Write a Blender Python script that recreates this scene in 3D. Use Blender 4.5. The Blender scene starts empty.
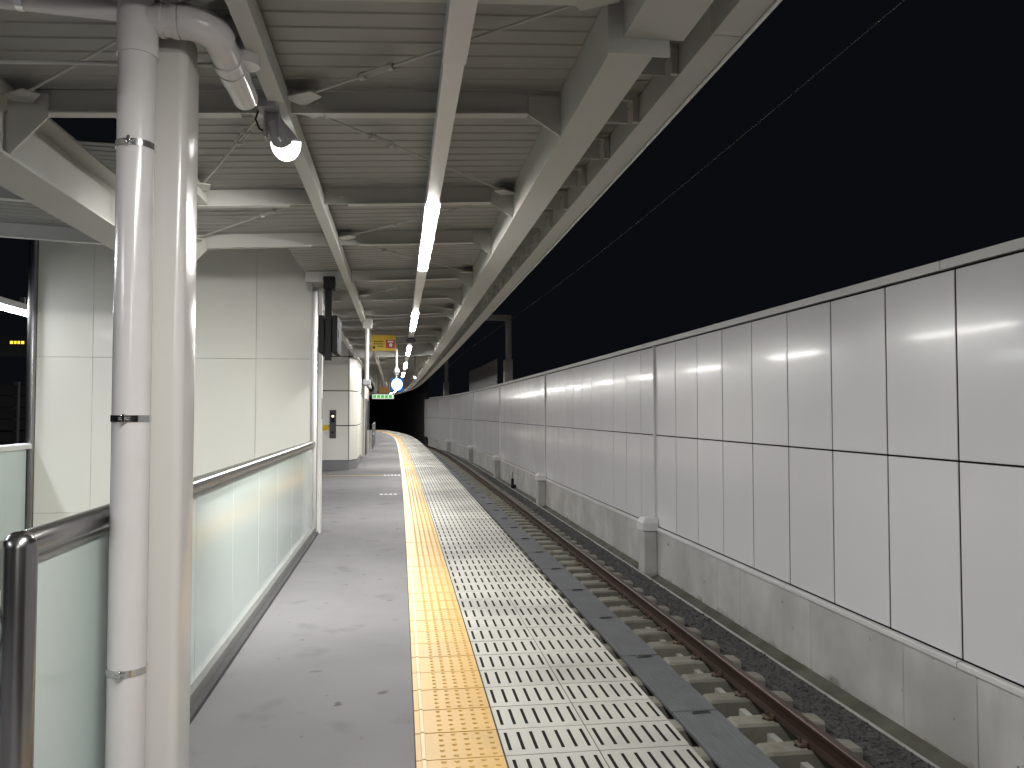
import bpy, bmesh, math, random
from mathutils import Vector, Matrix
random.seed(7)
scene = bpy.context.scene
C = scene.collection
R = math.radians

# ------------------------------------------------------------------ camera, night sky, exposure
cam_d = bpy.data.cameras.new('camera'); cam = bpy.data.objects.new('camera', cam_d); C.objects.link(cam)
cam.location = (0, 0, 1.53)
cam.rotation_euler = (R(90) + 0.036245, 0, -0.13648)
cam_d.sensor_width = 36; cam_d.lens = 28.125; cam_d.clip_start = 0.05; cam_d.clip_end = 2000
scene.camera = cam
world = bpy.data.worlds.new('World'); scene.world = world; world.use_nodes = True
bg = world.node_tree.nodes['Background']
bg.inputs['Color'].default_value = (0.0030, 0.0036, 0.0050, 1)      # moonless city night: an even, almost black sky
bg.inputs['Strength'].default_value = 1.0
scene.view_settings.view_transform = 'Standard'; scene.view_settings.look = 'None'
scene.view_settings.gamma = 1; scene.view_settings.exposure = 0.0
scene.cycles.max_bounces = 8; scene.cycles.diffuse_bounces = 5; scene.cycles.glossy_bounces = 4
scene.cycles.sample_clamp_indirect = 6
TUBE = 238.0          # radiance of the tube lights
FLOOD = 620.0

# ------------------------------------------------------------------ the alignment of the line: straight, then bending left
K0, K1, S0 = .000394, .005832, 38.8
TH = [0.0]; CX = [0.0]; CY = [0.0]; DS = 0.05
for i in range(2600):
    s = i * DS
    k = K0 + K1 * min(max((s - S0) / 20, 0), 1)
    TH.append(TH[-1] + k * DS)
    CX.append(CX[-1] - math.sin(TH[-1]) * DS); CY.append(CY[-1] + math.cos(TH[-1]) * DS)
def fr(s):
    if s <= 0: return 0.0, s, 0.0
    f = s / DS; i = min(int(f), len(TH) - 2); t = f - i
    return (CX[i] + (CX[i+1]-CX[i])*t, CY[i] + (CY[i+1]-CY[i])*t, TH[i] + (TH[i+1]-TH[i])*t)
def P(u, s, z=0.0):
    x, y, t = fr(s)
    return Vector((x + u*math.cos(t), y + u*math.sin(t), z))
def srange(a, b, d):
    n = max(1, int(math.ceil((b - a) / d))); return [a + (b - a)*i/n for i in range(n + 1)]

# ------------------------------------------------------------------ materials
def node(nt, t, **kw):
    n = nt.nodes.new(t)
    for k, v in kw.items(): setattr(n, k, v)
    return n
def pm(name, col, rough=.5, metal=0., var=.1, vs=2., stretch=(1,1,1), bump=0., bs=80., coat=0., rvar=.0, rand=0., spec=.5,
       stain=None, stain_s=1.2, stain_lo=.55, stain_hi=.7, stain_stretch=(1,1,1), trans=0., grime=None, speck=None, speck_s=40, speck_t=.7, speck_w=.05):
    m = bpy.data.materials.new(name); m.use_nodes = True; nt = m.node_tree; b = nt.nodes['Principled BSDF']
    g = node(nt, 'ShaderNodeNewGeometry')
    def noise(scale, st, det=4):
        mp = node(nt, 'ShaderNodeMapping'); mp.inputs['Scale'].default_value = st
        nt.links.new(g.outputs['Position'], mp.inputs['Vector'])
        n = node(nt, 'ShaderNodeTexNoise'); n.inputs['Scale'].default_value = scale; n.inputs['Detail'].default_value = det
        nt.links.new(mp.outputs['Vector'], n.inputs['Vector']); return n
    def rng(src, a, b_, c, d):
        r = node(nt, 'ShaderNodeMapRange'); nt.links.new(src, r.inputs[0])
        for i, v in zip((1, 2, 3, 4), (a, b_, c, d)): r.inputs[i].default_value = v
        return r.outputs[0]
    def mix(fac, a, b_, mode='MIX'):
        x = node(nt, 'ShaderNodeMix', data_type='RGBA', blend_type=mode)
        if isinstance(fac, float): x.inputs[0].default_value = fac
        else: nt.links.new(fac, x.inputs[0])
        for i, v in ((6, a), (7, b_)):
            if isinstance(v, tuple): x.inputs[i].default_value = (*v[:3], 1)
            else: nt.links.new(v, x.inputs[i])
        return x.outputs[2]
    n1 = noise(vs, stretch)
    lo = tuple(c*(1-var) for c in col); hi = tuple(min(1, c*(1+var)) for c in col)
    c = mix(rng(n1.outputs[0], .3, .7, 0, 1), lo, hi)
    if rand:
        oi = node(nt, 'ShaderNodeObjectInfo')
        v = rng(oi.outputs['Random'], 0, 1, 1-rand, 1+rand)
        cc = node(nt, 'ShaderNodeCombineColor'); [nt.links.new(v, cc.inputs[i]) for i in range(3)]
        c = mix(1.0, c, cc.outputs[0], 'MULTIPLY')
    if stain:
        n2 = noise(stain_s, stain_stretch, 6)
        c = mix(rng(n2.outputs[0], stain_lo, stain_hi, 0, 1), c, stain)
    if speck:
        n4 = noise(speck_s, (1,1,1), 2)
        c = mix(rng(n4.outputs[0], speck_t, speck_t+speck_w, 0, 1), c, speck)
    if grime:                                                    # damp moss creeping up from the drain, with a ragged edge
        sx = node(nt, 'ShaderNodeSeparateXYZ'); nt.links.new(g.outputs['Position'], sx.inputs[0])
        ad = node(nt, 'ShaderNodeMath', operation='MULTIPLY_ADD'); nt.links.new(noise(3.2, (1,1,1), 6).outputs[0], ad.inputs[0]); ad.inputs[1].default_value = -.42; nt.links.new(sx.outputs['Z'], ad.inputs[2])
        c = mix(rng(ad.outputs[0], -1.62, -1.72, 0, .8), c, grime)
    nt.links.new(c, b.inputs['Base Color'])
    b.inputs['Roughness'].default_value = rough; b.inputs['Metallic'].default_value = metal
    b.inputs['Specular IOR Level'].default_value = spec
    if rvar:
        nt.links.new(rng(noise(vs*3, stretch).outputs[0], .3, .7, max(0, rough-rvar), rough+rvar), b.inputs['Roughness'])
    if coat:
        b.inputs['Coat Weight'].default_value = coat; b.inputs['Coat Roughness'].default_value = .09
    if trans: b.inputs['Transmission Weight'].default_value = trans
    if bump:
        n3 = noise(bs, (1,1,1), 3); bp = node(nt, 'ShaderNodeBump'); bp.inputs['Strength'].default_value = bump; bp.inputs['Distance'].default_value = .01
        nt.links.new(n3.outputs[0], bp.inputs['Height']); nt.links.new(bp.outputs[0], b.inputs['Normal'])
    return m
def em(name, col, st):
    m = bpy.data.materials.new(name); m.use_nodes = True; nt = m.node_tree; nt.nodes.clear()
    e = nt.nodes.new('ShaderNodeEmission'); o = nt.nodes.new('ShaderNodeOutputMaterial')
    e.inputs[0].default_value = (*col, 1); e.inputs[1].default_value = st; nt.links.new(e.outputs[0], o.inputs[0]); return m
M = dict(
 floor=pm('floor', (.215,.21,.22), .75, spec=.12, var=.07, vs=.8, bump=.05, bs=150, stain=(.155,.148,.15), stain_s=2.3, stain_lo=.6, stain_hi=.74, rvar=.08, speck=(.115,.105,.105), speck_s=7, speck_t=.69, speck_w=.06),
 tile=pm('white_tile', (.47,.457,.425), .5, var=.13, vs=1.4, bump=.05, bs=220, rand=.05, stain=(.25,.244,.23), stain_s=.9, stain_lo=.47, stain_hi=.72),
 slot=pm('rubber_inlay', (.010,.009,.008), .9, var=.3, vs=60, spec=.15),
 yellow=pm('yellow_tile', (.60,.36,.09), .45, var=.07, vs=1.5, bump=.04, bs=220, rand=.04, stain=(.42,.28,.11), stain_s=1.5, stain_lo=.58, stain_hi=.78),
 cream=pm('cream_bar', (.66,.50,.27), .45, var=.06),
 grout=pm('grout', (.055,.05,.045), .9),
 pconc=pm('platform_concrete', (.2,.2,.19), .85, var=.2, vs=2, bump=.2, bs=40),
 panel=pm('enamel_panel', (.735,.725,.755), .25, var=.012, vs=.6, coat=.2, rand=.025),
 trim=pm('white_trim', (.66,.65,.65), .45, var=.05, rand=.03),
 joint=pm('dark_backing', (.006,.006,.007), .9, spec=.1),
 conc=pm('concrete', (.45,.442,.436), .8, var=.16, vs=1.6, bump=.12, bs=60, rand=.07, stain=(.355,.345,.33), stain_s=1.3, stain_stretch=(1,1,.35), stain_lo=.52, stain_hi=.74, speck=(.16,.15,.14), speck_s=7, speck_t=.71, speck_w=.05, grime=(.13,.125,.09)),
 moss=pm('damp_concrete', (.10,.098,.08), .75, var=.3, vs=3, bump=.2, bs=40, stain=(.055,.058,.042), stain_s=2, stain_lo=.45, stain_hi=.65),
 bed=pm('track_concrete', (.10,.095,.085), .9, var=.25, vs=3, bump=.3, bs=30),
 kerb=pm('drain_kerb', (.36,.36,.34), .8, var=.15, vs=3),
 sleeper=pm('sleeper_concrete', (.22,.21,.18), .85, var=.18, vs=4, bump=.25, bs=50, rand=.12, stain=(.13,.105,.075), stain_s=4, stain_lo=.52, stain_hi=.7),
 rail=pm('rusty_rail', (.060,.036,.028), .45, metal=.5, var=.25, vs=6, stretch=(1,.2,1), bump=.1),
 clip=pm('rusty_clip', (.085,.055,.042), .7, var=.3, vs=20),
 plank=pm('grey_plastic_walkway', (.115,.122,.13), .6, var=.1, vs=3, rand=.05),
 gravel=pm('gravel', (.055,.055,.055), .9, var=.6, vs=30, bump=1., bs=45),
 stone=pm('stone', (.07,.07,.07), .85, var=.4, vs=25),
 steel=pm('painted_steel', (.44,.435,.41), .5, var=.05, vs=1.2, rand=.02, stain=(.40,.395,.37), stain_s=1.5, stain_lo=.55, stain_hi=.8),
 deck=pm('roof_sheet', (.27,.268,.255), .5, var=.06, vs=1.5),
 column=pm('column_paint', (.60,.58,.56), .22, var=.02, vs=2, coat=.3, bump=.03, bs=15),
 pipe=pm('pvc_pipe', (.60,.575,.58), .18, var=.03, vs=3, spec=.6, stain=(.52,.49,.49), stain_s=4, stain_lo=.6, stain_hi=.8),
 chrome=pm('chrome', (.65,.65,.65), .15, metal=1, var=.05),
 inox=pm('brushed_steel', (.30,.295,.29), .26, metal=1, var=.12, vs=6, stretch=(1,1,.2)),
 inoxl=pm('bright_steel', (.68,.67,.66), .32, metal=1, var=.06, vs=5, stretch=(4,4,.2)),
 wallw=pm('cream_wall_panel', (.86,.85,.79), .4, var=.02, vs=1, coat=.1, rand=.015),
 glass=pm('milky_glass', (.58,.67,.65), .12, var=.02, vs=1, spec=.55, rand=.02),
 base=pm('base_rail', (.30,.30,.29), .4, metal=.6, var=.06),
 skirt=pm('dark_skirting', (.075,.075,.08), .6, spec=.2, var=.1),
 black=pm('black_plastic', (.012,.012,.013), .7, spec=.2),
 dgrey=pm('dark_grey', (.07,.07,.075), .5, var=.1),
 grey=pm('grey_metal', (.25,.25,.26), .45, var=.06),
 ground=pm('night_ground', (.05,.05,.05), .9, var=.3, vs=.2),
 yel=pm('yellow_sign', (.72,.50,.03), .5, var=.04), red=pm('red_print', (.50,.03,.06), .5), ink=pm('ink', (.03,.03,.03), .6), white=pm('white_paint', (.75,.75,.74), .5, var=.03),
 blue=pm('blue_frame', (.02,.18,.55), .4), orange=pm('amber_sign', (.55,.28,.05), .5), beige=pm('beige_wall', (.62,.60,.55), .5, var=.04),
 tube=em('tube_glow', (1.0,.985,.93), TUBE), lens=em('flood_glow', (1.0,.99,.96), 4.), tubel=em('tube_glow_far', (.93,.96,1.0), TUBE*.3),
 led=em('amber_led', (1.0,.62,.05), 2.2), disc=em('lit_face', (.75,.9,1.0), 5.), green=em('lit_green', (.10,.62,.10), .9), lwhite=em('lit_white', (.95,1.0,.92), 1.0), lamp=em('call_lamp', (1.,.85,.5), 4.), bglow=em('lit_blue', (.03,.22,.75), .8),
)

# ------------------------------------------------------------------ mesh builder: coordinates are (u across, s along the line, z up)
class MB:
    def __init__(self, local=False): self.v = []; self.f = []; self.m = []; self.local = local
    def add(self, vs, fs, mi=0):
        o = len(self.v); self.v += [tuple(p) for p in vs]; self.f += [tuple(o+i for i in f) for f in fs]; self.m += [mi]*len(fs); return self
    def box(self, u0, u1, s0, s1, z0, z1, mi=0):
        v = [(u,s,z) for z in (z0,z1) for s in (s0,s1) for u in (u0,u1)]
        return self.add(v, [(0,2,3,1),(4,5,7,6),(0,1,5,4),(2,6,7,3),(0,4,6,2),(1,3,7,5)], mi)
    def hexa(self, v, mi=0): return self.add(v, [(0,2,3,1),(4,5,7,6),(0,1,5,4),(2,6,7,3),(0,4,6,2),(1,3,7,5)], mi)
    def bbox(self, u0, u1, s0, s1, z0, z1, b=.004, mi=0):      # box with chamfered edges
        bm = bmesh.new(); bmesh.ops.create_cube(bm, size=1)
        for v in bm.verts: v.co = Vector((u0+(v.co.x+.5)*(u1-u0), s0+(v.co.y+.5)*(s1-s0), z0+(v.co.z+.5)*(z1-z0)))
        bmesh.ops.bevel(bm, geom=list(bm.edges), offset=b, segments=1, affect='EDGES')
        bm.verts.index_update(); self.add([v.co for v in bm.verts], [[v.index for v in f.verts] for f in bm.faces], mi); bm.free(); return self
    def sweep(self, prof, sl, mi=0, closed=True, caps=True):   # profile [(u,z)] counter-clockwise seen from behind
        n = len(prof); vs = [(u, s, z) for s in sl for u, z in prof]; fs = []
        for k in range(len(sl)-1):
            for i in range(n if closed else n-1):
                j = (i+1) % n; fs.append((k*n+i, k*n+j, (k+1)*n+j, (k+1)*n+i))
        if caps and closed: fs += [tuple(reversed(range(n))), tuple((len(sl)-1)*n+i for i in range(n))]
        return self.add(vs, fs, mi)
    def rect(self, u0, u1, z0, z1, sl, mi=0): return self.sweep([(u0,z0),(u1,z0),(u1,z1),(u0,z1)], sl, mi)
    def prism(self, poly, axis, a, b, mi=0):                    # polygon in the plane across `axis`, extruded from a to b
        def pt(p, t): return {'u': (t,p[0],p[1]), 's': (p[0],t,p[1]), 'z': (p[0],p[1],t)}[axis]
        n = len(poly); vs = [pt(p,a) for p in poly] + [pt(p,b) for p in poly]
        return self.add(vs, [tuple(range(n)), tuple(reversed(range(n,2*n)))] + [(i,n+i,n+(i+1)%n,(i+1)%n) for i in range(n)], mi)
    def tube(self, pts, r, n=12, mi=0, cap=True):
        pts = [Vector(p) for p in pts]; rr = r if isinstance(r, (list,tuple)) else [r]*len(pts); vs = []; fs = []; ref = None
        for i, p in enumerate(pts):
            d = (pts[min(i+1,len(pts)-1)] - pts[max(i-1,0)]).normalized()
            if ref is None: ref = Vector((0,0,1)) if abs(d.z) < .9 else Vector((1,0,0))
            a = ref - d*ref.dot(d); a.normalize(); ref = a; b = d.cross(a)
            vs += [p + a*math.cos(2*math.pi*k/n)*rr[i] + b*math.sin(2*math.pi*k/n)*rr[i] for k in range(n)]
        for i in range(len(pts)-1):
            fs += [(i*n+k, i*n+(k+1)%n, (i+1)*n+(k+1)%n, (i+1)*n+k) for k in range(n)]
        if cap: fs += [tuple(reversed(range(n))), tuple((len(pts)-1)*n+k for k in range(n))]
        return self.add(vs, fs, mi)
    def mesh(self, name, mats, smooth=False):
        me = bpy.data.meshes.new(name)
        vs = self.v if self.local else [P(*p) for p in self.v]
        me.from_pydata(vs, [], self.f)
        for m in (mats if isinstance(mats, (list,tuple)) else [mats]): me.materials.append(M[m])
        me.polygons.foreach_set('material_index', self.m)
        bm = bmesh.new(); bm.from_mesh(me); bmesh.ops.recalc_face_normals(bm, faces=bm.faces[:]); bm.to_mesh(me); bm.free()
        if smooth:
            me.polygons.foreach_set('use_smooth', [True]*len(me.polygons)); me.set_sharp_from_angle(angle=R(40))
        me.update(); return me
    def build(self, name, mats, parent=None, smooth=False): return link(name, self.mesh(name, mats, smooth), parent)
def link(name, me, parent=None, mat=None):
    o = bpy.data.objects.new(name, me); C.objects.link(o)
    if mat is not None: o.matrix_world = mat
    if parent is not None:
        o.parent = parent; o.matrix_parent_inverse = Matrix.Translation(-parent.location)
        if parent.parent is not None: o.matrix_parent_inverse = Matrix.Translation(-root_loc(parent))
    return o
def root_loc(o): return o.matrix_world.translation.copy() if o.parent is None else (o.matrix_parent_inverse.translation*0 + o['_l'] if '_l' in o else Vector())
def sub(name, me_builder, mats, parent, smooth=False):           # sub-part: the parent part is built in place with identity transform
    o = link(name, me_builder.mesh(name, mats, smooth)); o.parent = parent
    # the part's world matrix is identity by construction, so no inverse is needed
    return o
def place(u, s, z, rz=0., sc=(1,1,1)):
    x, y, t = fr(s); p = P(u, s, z)
    return Matrix.Translation(p) @ Matrix.Rotation(t+rz, 4, 'Z') @ Matrix.Diagonal((*sc,1))
def tag(o, label=None, cat=None, group=None, kind=None):
    if label: o['label'] = label
    if cat: o['category'] = cat
    if group: o['group'] = group
    if kind: o['kind'] = kind
    return o
def thing(name, label, cat, loc=(0,0,0), group=None, kind=None):
    o = bpy.data.objects.new(name, None); C.objects.link(o); o.empty_display_size = .2; o.location = P(*loc)
    return tag(o, label, cat, group, kind)

# ================================================================== SETTING
g = MB(True); g.box(-600,600,-600,600,-7.0,-6.5); tag(g.build('ground', 'ground'), kind='structure')
SL = lambda a, b: srange(a, b, 1.0)
# platform: slab pieces round the stairwell, then the tiles along its edge
plat = thing('platform', None, None, kind='structure')
f = MB()
f.rect(-1.06, .0665, -.45, 0, SL(-6, 88))
f.rect(-4.42, -1.06, -.45, 0, SL(-6, 2.55)); f.rect(-4.42, -1.06, -.45, 0, SL(10.62, 88)); f.rect(-6.8, -4.42, -.45, 0, SL(-6, 88))
f.build('floor', 'floor', plat)
f = MB(); f.rect(.0665, 1.318, -.45, -.0045, SL(-6, 88)); f.build('tile_bed', 'grout', plat)
f = MB(); f.rect(1.0, 1.22, -1.5, -.45, SL(-6, 88)); f.rect(-6.7,-6.5,-1.5,-.45, SL(-6,88)); f.build('platform_wall', 'pconc', plat)
# a yellow guide line and painted dashes across the floor
f = MB()
for s0 in (19.95,): f.rect(-2.6, -.38, 0, .004, [s0, s0+.10])
f.build('guide_line', 'yellow', plat)
f = MB()
for s0, n in ((19.86, 5), (15.25, 4)):
    for i in range(n): f.box(-.36+i*.085, -.30+i*.085, s0, s0+.22 if n == 5 else s0+.12, .0, .004)
f.build('boarding_mark', 'white', plat)
# tile meshes
W = .4285; T = .2905; TZ = .030
def slotted():
    b = MB(True); x0, x1, y0, y1 = -W/2+.002, W/2-.002, -T/2, T/2; n = 7; sw = .0155; sy0, sy1 = y0+.050, y1-.040; dz = .003
    pit = W/n; xs = [x0]
    for i in range(n):
        c = -W/2 + pit*(i+.5); xs += [c-sw/2, c+sw/2]
    xs.append(x1)
    b.add([(x0,y0,0),(x1,y0,0),(x1,sy0,0),(x0,sy0,0)], [(0,1,2,3)]); b.add([(x0,sy1,0),(x1,sy1,0),(x1,y1,0),(x0,y1,0)], [(0,1,2,3)])
    for i in range(0, len(xs), 2): b.add([(xs[i],sy0,0),(xs[i+1],sy0,0),(xs[i+1],sy1,0),(xs[i],sy1,0)], [(0,1,2,3)])
    for i in range(1, len(xs)-1, 2):
        a, c = xs[i], xs[i+1]
        b.add([(a,sy0,0),(c,sy0,0),(c,sy1,0),(a,sy1,0),(a,sy0,-dz),(c,sy0,-dz),(c,sy1,-dz),(a,sy1,-dz)], [(0,4,5,1),(1,5,6,2),(2,6,7,3),(3,7,4,0),(4,7,6,5)], 1)
    b.add([(x0,y0,0),(x1,y0,0),(x1,y1,0),(x0,y1,0),(x0,y0,-TZ),(x1,y0,-TZ),(x1,y1,-TZ),(x0,y1,-TZ)], [(0,4,5,1),(1,5,6,2),(2,6,7,3),(3,7,4,0)])
    return b
def noflip(b, name, mats):                                       # built with its own winding: no recalculation
    me = bpy.data.meshes.new(name); me.from_pydata(b.v if b.local else [P(*p) for p in b.v], [], b.f)
    for m in mats: me.materials.append(M[m])
    me.polygons.foreach_set('material_index', b.m); me.update(); return me
sb = slotted(); slot_me = noflip(sb, 'slotted_tile', ['tile', 'slot'])
def tactile():
    b = MB(True); b.box(-.1945, .1945, -T/2, T/2, -TZ, 0)
    b.bbox(-.1945+.024, -.1945+.045, -T/2+.001, T/2-.001, .0, .0055, .0025, 1)
    for i in range(5):
        for j in range(5):
            cx, cy = -.1945+.120+.0585*i, -T/2+.03+.059*j; n = 8
            vs = [(cx+.0135*math.cos(2*math.pi*k/n), cy+.0135*math.sin(2*math.pi*k/n), 0) for k in range(n)] + [(cx+.0075*math.cos(2*math.pi*k/n), cy+.0075*math.sin(2*math.pi*k/n), .0055) for k in range(n)]
            b.add(vs, [(k,(k+1)%n,n+(k+1)%n,n+k) for k in range(n)] + [tuple(n+k for k in range(n))])
    return b
tact_me = tactile().mesh('tactile_tile', ['yellow', 'cream'])
s = 1.65; row = 0; far = MB()
while s < 86:
    jz = lambda: random.uniform(-.0008, .0008)
    if row < 285: link('tactile_tile', tact_me, plat, place(.2665, s, jz()))
    for u in (.4645+.0035+W/2, .4645+.0055+W*1.5):
        if row < 150: link('slotted_tile', slot_me, plat, place(u, s, jz(), random.uniform(-.0015,.0015)))
        else:
            o = len(far.v); mt = place(u, s, 0)
            far.v += [tuple(mt @ Vector(p)) for p in sb.v]; far.f += [tuple(o+i for i in q) for q in sb.f]; far.m += sb.m
    s += .3; row += 1
far.local = True
tag(link('far_slotted_tiles', noflip(far, 'far_slotted_tiles', ['tile','slot']), plat), kind='stuff')

# track bed, drain, gravel
tb = MB(); tb.rect(1.22, 3.34, -1.7, -1.33, SL(-6, 95)); o = tb.build('track_bed', 'bed'); tag(o, kind='structure')
tb = MB(); tb.rect(4.112, 4.9, -1.7, -1.50, SL(-6, 95)); o2 = tb.build('drain_channel', 'moss'); tag(o2, kind='structure')
tb = MB(); tb.rect(4.075, 4.112, -1.7, -1.19, SL(-6, 95)); tag(tb.build('drain_kerb', 'kerb'), kind='structure')
tb = MB(); tb.rect(3.34, 4.075, -1.7, -1.195, SL(-6, 95)); tag(tb.build('gravel_strip', 'gravel'), kind='structure')
st = MB()
for i in range(9000):
    s = 2.5 + 34*random.random()**1.7; inner = random.random() < .18
    u = random.uniform(2.75, 3.33) if inner else random.uniform(3.34, 4.07); z = (-1.325 if inner else -1.19); r = random.uniform(.010, .024)
    a = random.random()*6.28; vs = []
    for k in range(4):
        q = a + k*1.571 + random.uniform(-.4,.4); vs.append((u+r*math.cos(q)*random.uniform(.7,1.2), s+r*math.sin(q)*random.uniform(.7,1.2), z+random.uniform(-.3,.4)*r))
    vs += [(u, s, z+r*random.uniform(.5,.9)), (u, s, z-r*.6)]
    st.add(vs, [(0,1,4),(1,2,4),(2,3,4),(3,0,4),(1,0,5),(2,1,5),(3,2,5),(0,3,5)])
tag(st.build('gravel', 'stone'), 'dark crushed gravel strip beside the rail', None, kind='stuff')

# left side beyond the platform: track bed and slatted fence in the dark
tb = MB(); tb.rect(-11, -6.5, -1.7, -1.45, SL(-6, 60)); tag(tb.build('far_track_bed', 'bed'), kind='structure')

# ================================================================== RAILWAY TRACK
trk = thing('railway_track', 'single rusty railway track on concrete sleepers below the platform edge', 'track', (2.65, 8, -1.33))
RZ = -.92; rc = 2.654
prof0 = [(-.063,-.153),(.063,-.153),(.063,-.143),(.012,-.126),(.009,-.052),(.033,-.040),(.034,-.008),(.026,0),(-.026,0),(-.034,-.008),(-.033,-.040),(-.009,-.052),(-.012,-.126),(-.063,-.143)]
for c in (rc-.566, rc+.566):
    b = MB(); b.sweep([(c+u, RZ+z) for u, z in prof0], SL(-6, 92)); b.build('rail', 'rail', trk)
# concrete plinth that carries the sleepers under each rail
for c in (rc-.566, rc+.566):
    b = MB(); b.rect(c-.16, c-.10, -1.33, -1.16, SL(-6, 92)); b.build('plinth', 'kerb', trk)
def sleeper_mesh():
    b = MB(True); L = .93
    prof = [(-L,-.26),(L,-.26),(L,-.012),(.78,0),(.16,0),(.10,-.04),(-.10,-.04),(-.16,0),(-.78,0),(-L,-.012)]
    n = len(prof); ys = [(-.108, 1.0), (-.090, 0), (.090, 0), (.108, 1.0)]
    vs = []
    for y, e in ys: vs += [(u, y, z - (.022*e if z > -.2 else 0)) for u, z in prof]
    fs = [(k*n+i, k*n+(i+1)%n, (k+1)*n+(i+1)%n, (k+1)*n+i) for k in range(3) for i in range(n)] + [tuple(reversed(range(n))), tuple(3*n+i for i in range(n))]
    b.add(vs, fs)
    for x in (-.44, .44):                                        # lifting sockets
        b.prism([(x+.028*math.cos(k*.785), .0+.028*math.sin(k*.785)) for k in range(8)], 'z', -.02, .002, 2)
    for c in (-.566, .566):
        b.box(c-.075, c+.075, -.09, .09, -.001, .008, 2)          # rail pad
        for sg in (-1, 1):
            b.bbox(c+sg*.098-.034, c+sg*.098+.034, -.055, .055, -.002, .026, .008, 1)
            b.tube([(c+sg*.105, 0, .02), (c+sg*.105, 0, .062)], .014, 6, 1)
            b.bbox(c+sg*.072-.026, c+sg*.072+.026, -.04, .04, .022, .034, .004, 1)
    return b
slp = sleeper_mesh().mesh('sleeper', ['sleeper', 'clip', 'slot'])
s = .38
while s < 75:
    link('sleeper', slp, trk, place(rc, s, RZ-.161, random.uniform(-.008,.008))); s += .563
# walkway between the rails
wk = thing('track_walkway', 'dark grey ribbed walkway panels laid between the two rails', 'walkway', (2.44, 8, -1.1))
def plank_mesh():
    b = MB(True); hw, hl = .207, .79
    n = 12; pr = []
    for i in range(n):
        x0 = -hw + 2*hw*i/n; x1 = -hw + 2*hw*(i+1)/n
        pr += [(x0+.002, -.006), (x0+.006, 0), (x1-.006, 0), (x1-.002, -.006)]
    pr = [(-hw,-.030)] + [(-hw,-.006)] + pr + [(hw,-.006),(hw,-.030)]
    pr = [p for i, p in enumerate(pr) if i == 0 or p != pr[i-1]]
    prof = pr; m = len(prof); vs = [(u,y,z) for y in (-hl,hl) for u, z in prof]
    b.add(vs, [(i,(i+1)%m,m+(i+1)%m,m+i) for i in range(m)] + [tuple(reversed(range(m))), tuple(range(m,2*m))])
    return b
pk = plank_mesh().mesh('walkway_panel', 'plank')
def handle_mesh():
    b = MB(True); b.bbox(-.085,.085,-.022,.022,-.002,.006,.002); b.bbox(-.07,.07,-.008,.008,.006,.016,.002); return b
hm = handle_mesh().mesh('handle', 'dgrey')
s = .35; i = 0
while s < 74:
    p = link('walkway_panel', pk, wk, place(2.537, s+.8, -1.05 + random.uniform(-.001,.003), random.uniform(-.003,.003)))
    link('handle', hm, wk, place(2.57, s+1.585-.04, -1.046))
    s += 1.6

# ================================================================== NOISE BARRIER ON THE RIGHT
nb = thing('noise_barrier', 'tall pale grey panelled noise barrier on a concrete base along the track', 'barrier', (4.8, 10, -1.5))
def bev(name, w, t, h, mat, bv=.004):                             # face at local -x side: x from 0 to t
    b = MB(True); b.bbox(0, t, -w/2, w/2, 0, h, bv); return b.mesh(name, mat)
PW = 1.012
up_me = bev('panel', PW-.021, .04, 1.650, 'panel'); lo_me = bev('panel', PW-.021, .04, 1.672, 'panel')
k = -7
while 6.30 + PW*(k+.5) < 72:
    s = 6.30 + PW*(k+.5)
    tw = lambda: random.uniform(-.0012, .0012)
    for me, z in ((up_me, 1.124), (lo_me, -.566)):
        mt = place(4.75, s, z) @ Matrix.Rotation(tw(), 4, 'Z') @ Matrix.Rotation(tw(), 4, 'Y')
        link('panel', me, nb, mt)
    k += 1
b = MB(); b.rect(4.758, 4.90, -.60, 2.79, SL(-2, 72)); b.build('backing', 'joint', nb)
cop = MB(True); cop.prism([(-.03,0),(.17,0),(.17,.07),(-.03,.083)], 's', -1.215, 1.215)
cop = cop.mesh('coping', 'trim')
for k in range(-4, 27): link('coping', cop, nb, place(4.75, 6.45+2.437*(k-.5), 2.795))
led = MB(True); led.prism([(-.055,0),(.03,0),(.03,.052),(-.040,.052),(-.055,.040)], 's', -1.525, 1.525); led = led.mesh('ledge', 'trim')
for k in range(-3, 22): link('ledge', led, nb, place(4.75, 6.30+3.06*(k-.5), -.636))
cj = [-2, 0.2, 2.1, 3.2, 5.1, 6.1, 7.08, 8.8, 10.73, 11.55, 12.55]
x = 12.55
while x < 70: x += random.choice((1.0, 1.9, 1.8)); cj.append(x)
for a, c in zip(cj[:-1], cj[1:]):
    b = MB(); b.bbox(4.722, 4.90, a+.004, c-.004, -1.502, -.638, .006); b.build('concrete_panel', 'conc', nb)
b = MB(); b.rect(4.76, 4.89, -1.5, -.66, SL(-2, 70)); b.build('concrete_core', 'joint', nb)
b = MB(); b.sweep([(4.60,-1.50),(4.722,-1.50),(4.722,-1.44)], SL(-2, 70)); b.build('damp_fillet', 'moss', nb)
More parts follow.
